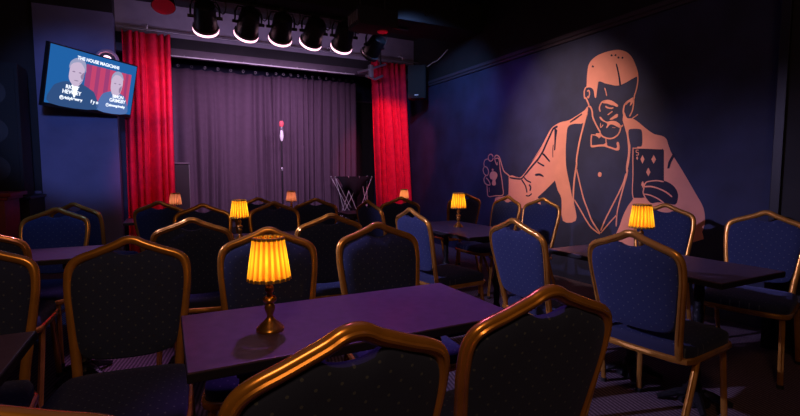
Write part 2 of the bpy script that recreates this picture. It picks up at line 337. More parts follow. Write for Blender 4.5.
  ('painted_hand',4,'l',[(2.829,1.096),(2.807,1.049),(2.811,1.001),(2.78,0.944),(2.75,0.914)],0.0113),
  ('painted_playing_card',2,'f',[(5.141,0.855),(5.171,1.043),(5.083,1.365),(4.936,1.371),(4.848,1.073),(4.822,0.889)],0.0),
  ('painted_playing_card',3,'l',[(4.997,1.373),(4.924,1.365),(4.89,1.207),(4.857,1.092),(4.837,0.996),(4.828,0.891),(4.978,0.871),(5.134,0.855),(5.162,0.926),(5.171,1.027)],0.0134),
  ('painted_hand',3,'l',[(4.708,1.143),(4.763,1.173),(4.819,1.207),(4.862,1.284),(4.894,1.351),(4.931,1.404),(4.986,1.417),(5.01,1.395),(5.002,1.344),(4.964,1.285)],0.0147),
  ('painted_hand',3,'l',[(5.046,1.388),(5.052,1.365),(5.07,1.349),(5.095,1.342),(5.121,1.347),(5.142,1.362),(5.153,1.384),(5.151,1.407),(5.136,1.426),(5.112,1.436),(5.086,1.434),(5.063,1.421),(5.049,1.401)],0.0136),
  ('painted_hand',3,'l',[(5.147,1.373),(5.218,1.364),(5.249,1.319),(5.242,1.268),(5.267,1.224),(5.239,1.167),(5.18,1.143),(5.148,1.167),(5.143,1.207),(5.183,1.257),(5.229,1.268)],0.0138),
  ('painted_hand',3,'l',[(5.206,1.143),(5.244,1.096),(5.223,1.042),(5.17,1.017),(5.1,1.018),(5.14,1.077),(5.199,1.111)],0.0138),
  ('painted_hand',3,'l',[(4.711,1.141),(4.707,1.019),(4.713,0.906)],0.0144),
  ('painted_hand',3,'l',[(4.708,1.143),(4.607,1.129),(4.526,1.123)],0.0113),
  ('painted_playing_card',3,'f',[(5.116,1.158),(5.085,1.191),(5.054,1.203),(4.992,1.195),(4.949,1.159),(4.96,1.114),(4.989,1.08),(4.976,1.035),(5.0,1.011),(5.05,1.014),(5.063,1.045),(5.051,1.085),(5.102,1.104)],0.0),
  ('painted_playing_card',3,'f',[(5.074,1.223),(5.049,1.239),(5.027,1.219),(5.051,1.205)],0.0),
  ('painted_playing_card',3,'l',[(5.124,0.978),(5.117,0.918)],0.0122),
  ('painted_playing_card',3,'l',[(4.959,1.327),(4.952,1.285)],0.0163),
]
# ------------------------------------------------------------------ mural on the right wall
mural = thing('mural', 'salmon and navy wall painting of a magician in a dinner suit showing cards', 'mural', (XR, 3.5, 0))
_parts = {}
for (part, layer, kind, pts, w) in MURAL:
    cy = sum(p[0] for p in pts) / len(pts)
    key = part + ('_far' if (part in ('painted_playing_card', 'painted_hand') and cy > 3.9) else '') + ('_near' if part == 'painted_jacket' and cy < 3.3 else '')
    g = _parts.setdefault(key, G())
    x = XR - .0012 * layer; mi = 0 if layer in (1, 3, 4) else 1
    if kind == 'f':
        if len(pts) > 6 and part != 'painted_playing_card' or len(pts) > 8: sm = [(p.y, p.z) for p in smooth_path([(0, a, b) for a, b in pts], 3, True)]
        else: sm = pts
        tv, tf = fill2d(sm)
        g.add([(x, a, b) for a, b in tv], tf, mi)
        n = len(sm)
        g.add([(x, a, b) for a, b in sm] + [(XR - .0001, a, b) for a, b in sm], [(i, (i + 1) % n, n + (i + 1) % n, n + i) for i in range(n)], mi)
    else:
        sm = smooth_path([(x, a, b) for a, b in pts], 4) if len(pts) > 2 else [Vector((x, a, b)) for a, b in pts]
        n = len(sm); top = []; bot = []
        for i, p in enumerate(sm):
            t = (sm[min(n - 1, i + 1)] - sm[max(0, i - 1)]).normalized(); nn = Vector((0, -t.z, t.y))
            ww = w / 2 * (1 if 0 < i < n - 1 else .6)
            top.append(p + nn * ww); bot.append(p - nn * ww)
        g.add(top + bot, [(i, i + 1, n + i + 1, n + i) for i in range(n - 1)], mi)
        back = [Vector((XR - .0001, v.y, v.z)) for v in top + bot]
        g.add(top + bot + back, [(i, i + 1, 2 * n + i + 1, 2 * n + i) for i in range(n - 1)] + [(n + i, n + i + 1, 3 * n + i + 1, 3 * n + i) for i in range(n - 1)], mi)
LBL = {'painted_hair': 'smooth salmon hair with a dark parting', 'painted_bow_tie': 'salmon outlined bow tie',
       'painted_playing_card': 'dark five of diamonds card', 'painted_playing_card_far': 'dark card with a salmon club shape',
       'painted_hand_far': 'outlined hand holding the card at the left', 'painted_hand': 'dark hand behind the diamonds card'}
for k, g in _parts.items():
    nm = k.replace('_far', '').replace('_near', '')
    o = g.build(nm, ['salmon', 'mural_dark'], mural, smooth=False)
    o.location = (-XR, -3.5, 0)
    if k in LBL: o['label'] = LBL[k]

# ------------------------------------------------------------------ chair
def make_chair():
    """Stacking banquet chair, origin on the floor under the seat, sitter faces +Y."""
    root = thing('banquet_chair', 'x', 'chair')
    LT = math.tan(R(12.5))
    def by(z): return -.20 - (z - .44) * LT
    half = [(.166, .40), (.169, .47), (.178, .56), (.189, .66), (.198, .745), (.200, .795), (.197, .833), (.184, .858), (.158, .874), (.118, .888), (.080, .903), (.046, .917), (.022, .930), (0, .934)]
    path = [(x, z) for x, z in half] + [(-x, z) for x, z in reversed(half[:-1])]
    pts = smooth_path([(x, by(z), z) for x, z in path], 3)
    g = G().tube(pts, .0172, n=12, flat=.85, ref=(0, 1, .2))
    # raised bead along the outer face of the tube
    g.tube([p + Vector((0, -.014, 0)) for p in pts[3:-3]], .005, n=6)
    g.build('back_frame', 'gold', root)
    # upholstered back: outline inside the frame, scooped under the crown for the hand hole
    oh = [(0, .500), (.06, .502), (.11, .509), (.148, .524), (.164, .555), (.175, .62), (.184, .69), (.190, .745), (.191, .79), (.186, .824), (.174, .845), (.148, .860), (.110, .875), (.076, .889), (.056, .891), (.040, .884), (.020, .878), (0, .877)]
    out = [(x, z) for x, z in oh] + [(-x, z) for x, z in reversed(oh[1:-1])]
    sm = smooth_path([(x, 0, z) for x, z in out], 2, True)
    cx, cz = 0, .69; n = len(sm); g = G(); vs = []
    rings = [(1.0, -.006), (1.0, .006), (.992, .013), (.96, .019), (.75, .026), (.4, .030), (.0, .031)]
    rb = [(.992, -.012), (.96, -.017), (.75, -.023), (.4, -.026), (.0, -.027)]
    def ring(sc, off):
        r_ = []
        for p in sm:
            x = cx + (p.x - cx) * sc; z = cz + (p.z - cz) * sc; r_.append((x, by(z) + off, z))
        return r_
    seq = list(reversed(rb)) + rings
    for sc, off in seq: vs += ring(sc, off)
    fs = []
    for i in range(len(seq) - 1):
        for j in range(n): fs.append((i * n + j, i * n + (j + 1) % n, (i + 1) * n + (j + 1) % n, (i + 1) * n + j))
    g.add(vs, fs); g.build('back_cushion', 'fabric', root)
    # seat cushion: rounded trapezoid
    def seat_out(sc, grow=0):
        base = [(-.19, -.185), (-.10, -.20), (0, -.203), (.10, -.20), (.19, -.185), (.208, -.10), (.215, .05), (.218, .15), (.205, .205), (.15, .224), (0, .232), (-.15, .224), (-.205, .205), (-.218, .15), (-.215, .05), (-.208, -.10)]
        s2 = smooth_path([(x, y, 0) for x, y in base], 2, True)
        return [((p.x) * sc + (grow if p.x > 0 else -grow), p.y * sc) for p in s2]
    g = G(); vs = []; o = seat_out(1); n = len(o)
    lev = [(.95, .405), (.99, .412), (1.0, .43), (.995, .447), (.97, .458), (.9, .466), (.6, .474), (.3, .477), (0.0, .478)]
    for sc, z in lev: vs += [(x, y, z) for x, y in seat_out(sc)]
    fs = [(i * n + j, i * n + (j + 1) % n, (i + 1) * n + (j + 1) % n, (i + 1) * n + j) for i in range(len(lev) - 1) for j in range(n)]
    fs.append(tuple(range(n - 1, -1, -1))); g.add(vs, fs); g.build('seat', 'seatfab', root)
    g = G().tube([(x * 1.005, y * 1.005, .399) for x, y in seat_out(1)], .013, n=8, closed=True, flat=1.2, ref=(0, 0, 1))
    g.tube([(-.2, -.02, .392), (.2, -.02, .392)], .01, n=8)
    g.build('seat_rail', 'gold', root)
    for s in (-1, 1):
        lg = G().tube([(s * .206, -.120, .395), (s * .207, -.155, .30), (s * .208, -.235, .12), (s * .208, -.282, .012)], .0145, n=10, flat=.8, ref=(0, 1, 0))
        lg.tube([(s * .206, -.134, .385), (s * .208, -.248, .12), (s * .208, -.291, .03)], .004, n=6)
        o = lg.build('leg', 'gold', root); G().tube([(s * .208, -.284, .0), (s * .208, -.280, .022)], .017, n=10).build('foot_cap', 'rubber', o)
        lg = G().tube([(s * .190, .19, .395), (s * .194, .195, .30), (s * .200, .21, .12), (s * .204, .218, .012)], .0145, n=10, flat=.8, ref=(0, 1, 0))
        lg.tube([(s * .190, .205, .38), (s * .200, .224, .12), (s * .204, .232, .03)], .004, n=6)
        o = lg.build('leg', 'gold', root); G().tube([(s * .204, .218, .0), (s * .204, .218, .022)], .017, n=10).build('foot_cap', 'rubber', o)
    return root

# (peak x, peak y, heading of sitter in degrees clockwise from the stage direction +Y, label, group)
GR = {'a': 'chairs in the row nearest the camera', 'b': 'chairs beyond the front tables', 'c': 'chairs before the second tables', 'd': 'chairs beyond the second tables', 'e': 'chairs in the row before the stage', 'f': 'chairs around the tables by the mural wall'}
CHAIRS = [
 (-.25, .675, 3, 'navy banquet chair cut off at the bottom left corner, only its bronze crown showing', 'a'),
 (0.271, 0.7, -4, 'black-backed banquet chair in the bottom middle, its crown across the purple table edge', 'a'),
 (.75, .74, 3, 'large dotted banquet chair right of the bottom middle, at the table\'s right end', 'a'),
 (-.645, 2.15, 180, 'dotted banquet chair cut by the left edge, behind the grey table corner', 'b'),
 (-.132, 2.07, 186, 'dotted banquet chair with its whole back showing, left of the long purple table', 'b'),
 (.408, 2.12, 192, 'dotted banquet chair directly behind the big glowing yellow lamp', 'b'),
 (0.93, 2.078, 185, 'dotted banquet chair right of the big glowing lamp, across the purple table', 'b'),
 (-.80, 2.72, 0, 'banquet chair of which a short bronze shoulder shows at the left edge', 'c'),
 (.12, 2.75, 12, 'black-backed banquet chair left of the smaller yellow lamp, before the red curtain', 'c'),
 (.885, 2.66, 3, 'black-backed banquet chair right of the big lamp\'s shade, before the microphone stand', 'c'),
 (-1.29, 3.92, 180, 'banquet chair at the far left edge, only a bronze frame side showing', 'd'),
 (-0.689, 3.96, 193, 'bright blue dotted banquet chair facing us behind the far left table', 'd'),
 (-.67, 4.52, 28, 'dark banquet chair turned sideways behind the bright blue chair at left', 'e'),
 (.257, 3.93, 190, 'banquet chair with blue-lit top just left of the smaller yellow lamp', 'd'),
 (.81, 3.95, 178, 'banquet chair just right of the smaller yellow lamp', 'd'),
 (-.057, 4.42, 17, 'dark banquet chair at the foot of the left red curtain, before a pink lamp', 'e'),
 (0.8, 4.62, 0, 'banquet chair behind the smaller yellow lamp, only its crown showing', 'e'),
 (1.264, 4.247, 12, 'banquet chair right of the pink lamp, nearest the microphone stand', 'e'),
 (2.077, 4.06, 9, 'dark banquet chair at the foot of the right red curtain', 'e'),
 (1.6, 3.78, 80, 'violet-lit banquet chair turned sideways before the black cloth stand', 'f'),
 (1.511, 2.813, 84, 'violet banquet chair seen edge-on left of the table with the slim brass lamp', 'f'),
 (3.085, 4.39, 7, 'dark banquet chair behind the slim brass lamp by the blue wall', 'f'),
 (3.2, 3.78, -92, 'blue banquet chair under the painted hand with the club card, left one of the pair', 'f'),
 (3.25, 3.33, -100, 'blue banquet chair below the painted sleeve, right one of the pair', 'f'),
 (1.669, 1.926, 87, 'violet dotted banquet chair in front of the blue pair, left of the mural table', 'f'),
 (1.777, 1.3, 82, 'large blue dotted banquet chair before the lamp and the painted diamonds card', 'f'),
 (3.52, 2.28, -110, 'blue banquet chair against the mural beside the painted jacket\'s edge', 'f'),
 (3.46, 1.565, -104, 'blue banquet chair at the right edge before the black pillar, seat showing', 'f'),
]
proto = make_chair()
for i, (px, py, hd, label, gk) in enumerate(CHAIRS):
    o = proto if i == 0 else copy_tree(proto)
    a = R(hd); f = Vector((math.sin(a), math.cos(a)))
    o.location = (px + f.x * .31, py + f.y * .31, 0); o.rotation_euler = (0, 0, -a)
    tag(o, label, 'chair', GR[gk])

# ------------------------------------------------------------------ tables
def make_table(x0, x1, y0, y1, label, along='x', h=.74, off=0, ins=.14):
    cx, cy = (x0 + x1) / 2, (y0 + y1) / 2; w, d = x1 - x0, y1 - y0
    t = thing('pub_table', label, 'table', (cx, cy, 0), group='rectangular dark tables')
    g = G().box(-w / 2, w / 2, -d / 2, d / 2, h - .028, h, 0, .003)
    g.build('tabletop', 'laminate', t, smooth=False)
    G().box(-w / 2 - .002, w / 2 + .002, -d / 2 - .002, d / 2 + .002, h - .026, h - .004, 0, .002).build('edge_band', 'edge', t, smooth=False)
    L = (w if along == 'x' else d) / 2 - ins
    for s in (-1, 1):
        ox, oy = (s * L, 0) if along == 'x' else (off, s * L)
        prof = [(.055, .045), (.050, .06), (.030, .075), (.036, .10), (.024, .12), (.028, .17), (.020, .20), (.026, .26), (.021, .30), (.030, .34), (.034, .36), (.030, .38), (.021, .42), (.026, .48), (.020, .52), (.026, .58), (.022, .62), (.034, .65), (.040, .66), (.040, .675)]
        G().lathe(prof, 16, at=(ox, oy, 0)).build('pedestal', 'iron', t)
        b = G().lathe([(.075, .012), (.07, .035), (.04, .05)], 18, at=(ox, oy, 0))
        for k in range(4):
            a = PI / 4 + k * PI / 2
            c, s_ = math.cos(a), math.sin(a)
            b.tube([(ox + c * r_, oy + s_ * r_, z) for r_, z in ((.04, .055), (.08, .05), (.125, .03), (.17, .014))], [.026, .022, .018, .014], n=8)
        b.build('pedestal_base', 'iron', t)
        G().box(ox - (.05 if along == 'x' else .17), ox + (.05 if along == 'x' else .17), oy - (.17 if along == 'x' else .05), oy + (.17 if along == 'x' else .05), h - .066, h - .028, 0, .004).build('mounting_plate', 'iron', t, smooth=False)
    return t
make_table(.03, 1.0, 1.13, 1.60, 'long dark table glowing purple under the big yellow lamp, in the middle foreground', ins=.165)
make_table(-1.32, -.35, 1.13, 1.64, 'grey-topped table at the lower left edge, one corner showing')
make_table(-1.28, -.32, 2.95, 3.40, 'dark table in front of the bright blue chair at far left')
make_table(.03, 1.0, 3.12, 3.56, 'dark table under the smaller yellow lamp behind the crowded chairs')
make_table(-.35, 1.70, 4.79, 5.21, 'table nearest the stage, carrying the two pink lamps')
make_table(2.03, 2.54, 1.06, 2.03, 'dark table below the mural\'s diamonds card, its corner pointing right', 'y', off=.12, ins=.30)
make_table(1.88, 2.42, 2.62, 3.62, 'dark table with the slim brass lamp in front of the blue wall', 'y', off=.09)
make_table(1.75, 2.62, 4.68, 5.10, 'dark table by the right red curtain carrying the cream lamp')

# ------------------------------------------------------------------ table lamps
def make_lamp(name, label, loc, h=.275, shade='shade', power=.34, col=(1, .78, .30), tilt=0):
    s = h / .285
    t = thing(name, label, 'lamp', loc, group='small pleated table lamps')
    prof = [(.041, 0), (.042, .006), (.039, .011), (.034, .014), (.030, .020), (.018, .030), (.010, .040), (.009, .048), (.014, .060), (.016, .070), (.014, .078), (.011, .084), (.019, .090), (.021, .096), (.018, .103), (.009, .108), (.008, .116), (.013, .122), (.013, .132), (.011, .138), (.006, .142), (.006, .185)]
    G().lathe([(r * s, z * s) for r, z in prof], 24).build('lamp_base', 'brass', t)
    zt, zb = h, h - .128 * s
    rows = []
    for k in range(7):
        u = k / 6; rows.append(((.062 + (.045 - .062) * u) * s, zb + (zt - zb) * u))
    sh = G().lathe(rows, 160, pleat=.07, npl=20, cap=False).build('lamp_shade', shade, t)
    for rr, zz in ((.0625 * s, zb + .004), (.046 * s, zt - .002)):
        g = G().lathe([(rr - .001, zz - .005 * s), (rr + .0015, zz - .004 * s), (rr + .0015, zz + .004 * s), (rr - .001, zz + .005 * s)], 48, cap=False)
        g.build('trim_band', 'trim', sh)
    G().lathe([(.002, zb + .02 * s), (.009 * s, zb + .026 * s), (.009 * s, zb + .04 * s), (.002, zb + .042 * s)], 14).build('bulb', 'bulb', t)
    G().lathe([(.004, zb + .012 * s), (.048 * s, zb + .010 * s), (.048 * s, zb + .013 * s), (.004, zb + .016 * s)], 20).build('light_baffle', 'brass', t)  # added disc under the bulb, cuts the light pool on the table
    l = bpy.data.lights.new('lamp_light', 'POINT'); l.energy = power; l.color = col; l.shadow_soft_size = .012
    lo = bpy.data.objects.new('lamp_light', l); COL.objects.link(lo); lo.parent = t; lo.location = (0, 0, zb + .06 * s)
    return t
make_lamp('table_lamp', 'big glowing yellow pleated lamp on the purple table', (.257, 1.335, .741), .270)
make_lamp('table_lamp', 'smaller yellow lamp half hidden by chairs, left of centre', (.435, 3.22, .741), .27)
make_lamp('table_lamp', 'pink pleated lamp beside the left red curtain', (.08, 4.93, .741), .25, 'shade_pink', .09, (1, .6, .4))
make_lamp('table_lamp', 'pink pleated lamp below the microphone stand', (1.20, 4.93, .741), .25, 'shade_pink', .10, (1, .55, .4))
make_lamp('table_lamp', 'yellow lamp on the mural table, before the painted card', (2.30, 1.62, .741), .28)
make_lamp('table_lamp', 'yellow lamp on a slim brass stem, beside the blue wall', (2.16, 3.17, .741), .28)
make_lamp('table_lamp', 'cream lamp at the foot of the right red curtain', (2.50, 4.80, .741), .25, 'shade_pink', .16, (1, .62, .25))

# ------------------------------------------------------------------ curtains
def make_drape(name, label, cat, x0, x1, y, z0, z1, folds, amp, m, x0b=None, x1b=None, seed=1, ring=True, railname=None):
    rnd = random.Random(seed)
    t = thing(name, label, cat, ((x0 + x1) / 2, y, z0))
    nx = folds * 14; nz = 22; ph = [rnd.uniform(-.5, .5) for _ in range(folds + 2)]; am = [rnd.uniform(.55, 1.2) for _ in range(folds + 2)]
    x0b = x0 if x0b is None else x0b; x1b = x1 if x1b is None else x1b; cx = (x0 + x1) / 2
    vs = []
    for k in range(nz + 1):
        v = k / nz; z = z1 + (z0 - z1) * v
        for i in range(nx + 1):
            u = i / nx; q = (u + .35 / folds * math.sin(2 * PI * u * 1.7 + seed) * (1 - u) * u * 4) * folds; q = min(max(q, 0), folds - 1e-5); iq = int(min(q, folds - 1e-6)); fr = q - iq
            a = am[iq] * (1 - fr) + am[iq + 1] * fr; p = ph[iq] * (1 - fr) + ph[iq + 1] * fr
            aa = amp * a * (.55 + .45 * v)
            yy = aa * math.sin(2 * PI * q + p + .5 * math.sin(3 * v + iq)) + .25 * amp * math.sin(5.3 * q + 4 * v)
            xx = (x0 + (x1 - x0) * u) * (1 - v) + (x0b + (x1b - x0b) * u) * v + .22 * aa * math.cos(2 * PI * q + p)
            vs.append((xx - cx, yy, z - z0 - (.02 * abs(math.sin(PI * q)) if k == 0 else 0)))
    fs = [(k * (nx + 1) + i, k * (nx + 1) + i + 1, (k + 1) * (nx + 1) + i + 1, (k + 1) * (nx + 1) + i) for k in range(nz) for i in range(nx)]
    o = G().add(vs, fs).build('drape', m, t); o.data.shade_smooth()
    md = o.modifiers.new('thickness', 'SOLIDIFY'); md.thickness = .004
    if ring:
        for j in range(folds):
            x = x0 + (x1 - x0) * (j + .5) / folds - cx
            G().tube([(x + .016 * math.cos(b), 0, z1 - z0 + .03 + .022 * math.sin(b)) for b in [2 * PI * q / 12 for q in range(12)]], .0035, n=6, closed=True).build('curtain_ring', 'steel', t)
    return t
make_drape('red_curtain', 'bright red stage curtain hanging at the left, beside the television', 'curtain', -.44, .12, 7.10, .02, 3.04, 6, .09, 'red_velvet', -.47, .10, 3)
make_drape('red_curtain', 'bright red stage curtain hanging at the right, beside the mural wall', 'curtain', 3.09, 3.70, 7.10, .02, 3.03, 6, .085, 'red_velvet', 3.20, 3.88, 5)
make_drape('backdrop_curtain', 'dark pleated backdrop at the rear of the stage, left half', 'curtain', -.05, 1.70, 8.1, .36, 2.82, 9, .05, 'black_drape', seed=8)
make_drape('backdrop_curtain', 'dark pleated backdrop at the rear of the stage, right half', 'curtain', 1.66, 3.16, 7.97, .36, 2.81, 12, .04, 'black_drape', seed=9)

def rail(label, x0, x1, y, z, nb, m='steel', r=.012):
    t = thing('curtain_rail', label, 'rail', (x0, y, z))
    G().tube([(0, 0, 0), (x1 - x0, 0, 0)], r, n=10).build('rail_tube', m, t)
    for k in range(nb):
        x = (x1 - x0) * (k + .5) / nb
        G().tube([(x, 0, .0), (x, 0, .05), (x, .08, .10), (x, .155, .10)], .007, n=6).build('bracket', 'white', t)
    return t
rail('long steel curtain rail across the stage front holding the red curtains', -.46, 3.98, 7.10, 3.07, 7)
rl = thing('backdrop_rail', 'thin pale metal rail under the fascia above the dark stage backdrop', 'rail', (.10, 7.25, 2.800))
G().tube([(0, 0, 0), (2.75, 0, 0)], .009, n=10).build('rail_tube', 'white', rl)
for k in range(7): G().tube([(.2 + .4 * k, 0, 0), (.2 + .4 * k, .0, .012), (.2 + .4 * k, .03, .02)], .006, n=6).build('hanger', 'chrome', rl)

# ------------------------------------------------------------------ stage lanterns on a bar
bar = thing('lighting_bar', 'black lighting bar the five round stage lights hang from', 'bar', (.1, 5.65, 3.11))
G().tube([(0, 0, 0), (2.9, 0, 0)], .02, n=10).build('bar_tube', 'blackmetal', bar)
for x in (.15, 1.45, 2.75): G().tube([(x, 0, 0), (x, 0, .07)], .015, n=8).build('bar_clamp', 'blackmetal', bar)
def make_par():
    t = thing('stage_light', 'x', 'stage light')
    rot = Matrix.Rotation(R(-38), 3, 'X')  # beam axis: local -Z swung towards the stage
    rot = Matrix.Rotation(R(52), 3, 'X')
    A = (0, 0, -.14)
    G().lathe([(.02, .13), (.055, .128), (.078, .11), (.086, .06), (.090, -.01), (.093, -.07), (.094, -.10)], 28, at=A, rot=rot).build('lamp_can', 'blackmetal', t)
    c = G().lathe([(.088, -.085), (.104, -.088), (.104, -.104), (.094, -.106), (.088, -.098)], 28, at=A, rot=rot, cap=False)
    c.build('colour_frame', 'steel', t)
    G().lathe([(.100, -.108), (.106, -.114), (.104, -.126), (.080, -.142), (.04, -.152), (.004, -.155)], 28, at=A, rot=rot).build('lens', 'lens', t)
    G().tube([(-.112, 0, -.14), (-.112, 0, -.06), (-.09, 0, -.015), (0, 0, -.012), (.09, 0, -.015), (.112, 0, -.06), (.112, 0, -.14)], .008, n=8, flat=1.6, ref=(0, 1, 0)).build('yoke', 'blackmetal', t)
    for s in (-1, 1): G().tube([(s * .07, 0, -.14), (s * .135, 0, -.14)], .014, n=10).build('tilt_knob', 'blackmetal', t)
    G().box(-.018, .018, -.03, .03, -.015, .035, 0, .005).build('hook_clamp', 'blackmetal', t)
    cab = smooth_path([(.02, -.03, -.03), (.10, -.05, .03), (.16, -.02, -.02), (.14, .0, -.10), (.06, .0, -.02)], 5)
    G().tube(cab, .005, n=6).build('cable', 'rubber', t)
    return t
par = make_par()
PN = ['first', 'second', 'third', 'fourth', 'fifth']
PX = [(.46, 'round stage light with a pink-lit rim, leftmost of the five, nearest the left curtain'), (.92, 'round stage light with a pink-lit rim, second from the left curtain'),
      (1.30, 'round stage light with a pink-lit rim, middle one of the five above the stage'), (1.69, 'round stage light with a pink-lit rim, second from the right end of the bar'), (2.08, 'round stage light with a pink-lit rim, rightmost of the five, beside the black box')]
for i, (x, lb) in enumerate(PX):
    o = par if i == 0 else copy_tree(par)
    o.location = (x, 5.65, 3.09); o.scale = (1.33, 1.33, 1.33); o.rotation_euler = (0, 0, R((-6, 5, -3, 4, -5)[i])); tag(o, lb, 'stage light', 'row of pink-rimmed stage lights')
# unlit lantern behind the box and one near the ceiling above the mural
o = copy_tree(par); o.location = (2.50, 5.65, 3.0); o.scale = (1.2, 1.2, 1.2); o.rotation_euler = (0, 0, R(15)); tag(o, 'unlit black stage light beside the right red curtain top', 'stage light')
for ch in o.children:
    if ch.name.startswith('lens'): ch.data = ch.data.copy(); ch.data.materials[0] = M['blackmetal']
o2 = copy_tree(o); o2.location = (3.45, 3.05, 3.40); o2.rotation_euler = (0, 0, R(70)); tag(o2, 'dark stage light at the top edge above the painted magician', 'stage light')
# red lantern by the left curtain
t = thing('stage_light', 'dim red oval stage light above the left red curtain', 'stage light', (.05, 5.65, 2.97))
rot = Matrix.Rotation(R(-25), 3, 'X')
G().lathe([(.05, .14), (.09, .12), (.11, .04), (.12, -.02)], 26, rot=rot).build('lamp_can', 'blackmetal', t)
G().lathe([(.112, -.015), (.112, -.028), (.06, -.04), (.004, -.044)], 26, rot=rot).build('lens', 'redlens', t)
G().tube([(0, 0, .12), (0, 0, .52)], .012, n=8).build('hanging_stem', 'blackmetal', t)

# black box hanging from the ceiling
t = thing('ceiling_box', 'black box with a ribbed side hanging at the right end of the stage lights', 'projector', (2.13, 4.85, 2.78))
G().box(-.23, .23, -.17, .17, 0, .19, 0, .012).build('housing', 'speaker', t)
g = G()
for k in range(6): g.box(-.243, -.232, -.13 + .05 * k, -.11 + .05 * k, .04, .15, 0, .002)
g.build('vent', 'steel', t)
G().lathe([(.055, -.01), (.06, -.005), (.06, .004), (.03, .01)], 24, at=(.12, 0, -.005)).build('red_lens', 'redlens', t)  # dim glowing disc stands in for the red reflection under the box
for x in (-.15, .15): G().tube([(x, 0, .19), (x, 0, .72)], .012, n=8).build('hanging_stem', 'blackmetal', t)

# grey pipe clamp near the right curtain top
t = thing('pipe_bracket', 'grey metal bracket arms beside the top of the right red curtain', 'bracket', (2.93, 6.9, 2.80)); t.scale = (1.35, 1.35, 1.35)
G().tube([(-.12, 0, -.03), (.06, 0, .03), (.24, 0, .10)], .013, n=8).build('arm', 'chrome', t)
G().tube([(-.02, 0, -.06), (.10, 0, -.09), (.20, 0, -.04)], .016, n=8).build('arm', 'chrome', t)
G().box(.02, .07, -.03, .03, -.08, .07, 0, .006).build('clamp', 'steel', t)
G().tube([(.17, 0, .07), (.17, 0, .51)], .012, n=8).build('hanging_stem', 'blackmetal', t)

# ------------------------------------------------------------------ wall speaker and cable
t = thing('wall_speaker', 'black loudspeaker fixed high on the mural wall beside the right curtain', 'speaker', (3.74, 6.70, 2.38), R(-38)); t.scale = (1.12, 1.05, 1.2)
G().box(-.13, .13, -.12, .12, 0, .44, 0, .012).build('cabinet', 'speaker', t)
G().box(-.115, .115, -.128, -.118, .02, .42, 0, .003).build('grille', 'grille', t)
G().box(-.02, .02, .11, .20, .16, .26, 0, .004).build('wall_bracket', 'blackmetal', t)
G().box(-.028, .028, -.131, -.127, .035, .05, 0, .001).build('badge', 'white', t)
cb = smooth_path([(3.96, 6.15, 3.08), (3.95, 6.40, 2.98), (3.96, 6.6, 2.97), (3.93, 6.72, 2.93), (3.86, 6.76, 2.90), (3.82, 6.75, 2.868)], 6)
tag(G().tube(cb, .008, n=6).build('speaker_cable', 'white'), 'pale cable looping down the wall to the black loudspeaker', 'cable')

# ------------------------------------------------------------------ television
t = thing('television', 'wall-mounted television showing two men in suits before a red curtain', 'television', (-.685, 6.40, 2.205), R(49)); t.rotation_euler = (R(13), 0, R(49))
W, Hh = 1.14, .66
G().box(-W / 2, W / 2, 0, .05, -Hh / 2, Hh / 2, 0, .006).build('bezel', 'blackmetal', t)
scr = G().box(-W / 2 + .015, W / 2 - .015, -.002, .004, -Hh / 2 + .04, Hh / 2 - .015).build('screen', 'scr_blue', t, smooth=False)
def flat(pts, lay, m, par, name, sm=True):
    y = -.002 - .0012 * lay
    P = [(x, y, z) for x, z in pts]
    if sm: P = [tuple(p) for p in smooth_path(P, 4, True)]
    tv, tf = fill2d([(p[0], p[2]) for p in P])
    g = G().add([(a, y, b) for a, b in tv], tf)
    return g.build(name, m, par, smooth=False)
g = G()
for x0, x1, mi in ((-.13, -.06, 1), (-.06, .0, 0), (0, .05, 1), (.05, .12, 0), (.12, .18, 1), (.18, .26, 0), (.34, .41, 0), (.41, .45, 1), (.45, .49, 0)):
    g.add([(x0, -.0032, -.25), (x1, -.0032, -.25), (x1, -.0032, .20), (x0, -.0032, .20)], [(0, 1, 2, 3)], mi)
g.build('pictured_curtain', ['scr_pink', 'scr_pink2'], scr, smooth=False)
man = flat([(-.50, -.29), (-.49, -.12), (-.42, -.06), (-.33, -.03), (-.25, -.045), (-.17, -.03), (-.05, -.07), (.02, -.12), (.05, -.29)], 2, 'scr_suit', scr, 'pictured_man')
flat([(-.28, -.04), (-.235, -.20), (-.20, -.05), (-.24, -.03)], 3, 'scr_white', scr, 'pictured_shirt')
flat([(-.325, .08), (-.32, .0), (-.27, -.06), (-.235, -.075), (-.20, -.06), (-.16, 0), (-.145, .10), (-.165, .19), (-.235, .225), (-.31, .18)], 4, 'scr_face', scr, 'pictured_face')
flat([(-.335, .11), (-.32, .19), (-.235, .245), (-.15, .21), (-.13, .10), (-.16, .15), (-.21, .195), (-.28, .18), (-.315, .15)], 5, 'scr_hair', scr, 'pictured_hair')
flat([(-.19, .05), (-.165, -.0), (-.20, -.04), (-.155, .03), (-.15, .10)], 5, 'scr_shadow', scr, 'pictured_shadow')
for x in (-.275, -.20): flat([(x - .02, .085), (x, .078), (x + .02, .085), (x, .093)], 6, 'scr_shadow', scr, 'pictured_eye')
flat([(-.265, -.005), (-.235, -.012), (-.205, -.005), (-.235, .0)], 6, 'scr_shadow', scr, 'pictured_mouth')
flat([(.08, -.29), (.10, -.12), (.18, -.06), (.29, -.04), (.40, -.07), (.46, -.13), (.48, -.29)], 2, 'scr_blue2', scr, 'pictured_man')
flat([(.21, .08), (.215, -.02), (.26, -.10), (.30, -.11), (.35, -.06), (.375, .03), (.37, .12), (.33, .17), (.27, .18), (.22, .14)], 4, 'scr_face', scr, 'pictured_face')
flat([(.205, .07), (.215, .15), (.27, .20), (.34, .19), (.385, .11), (.36, .13), (.32, .155), (.26, .155), (.225, .12)], 5, 'scr_hair', scr, 'pictured_hair')
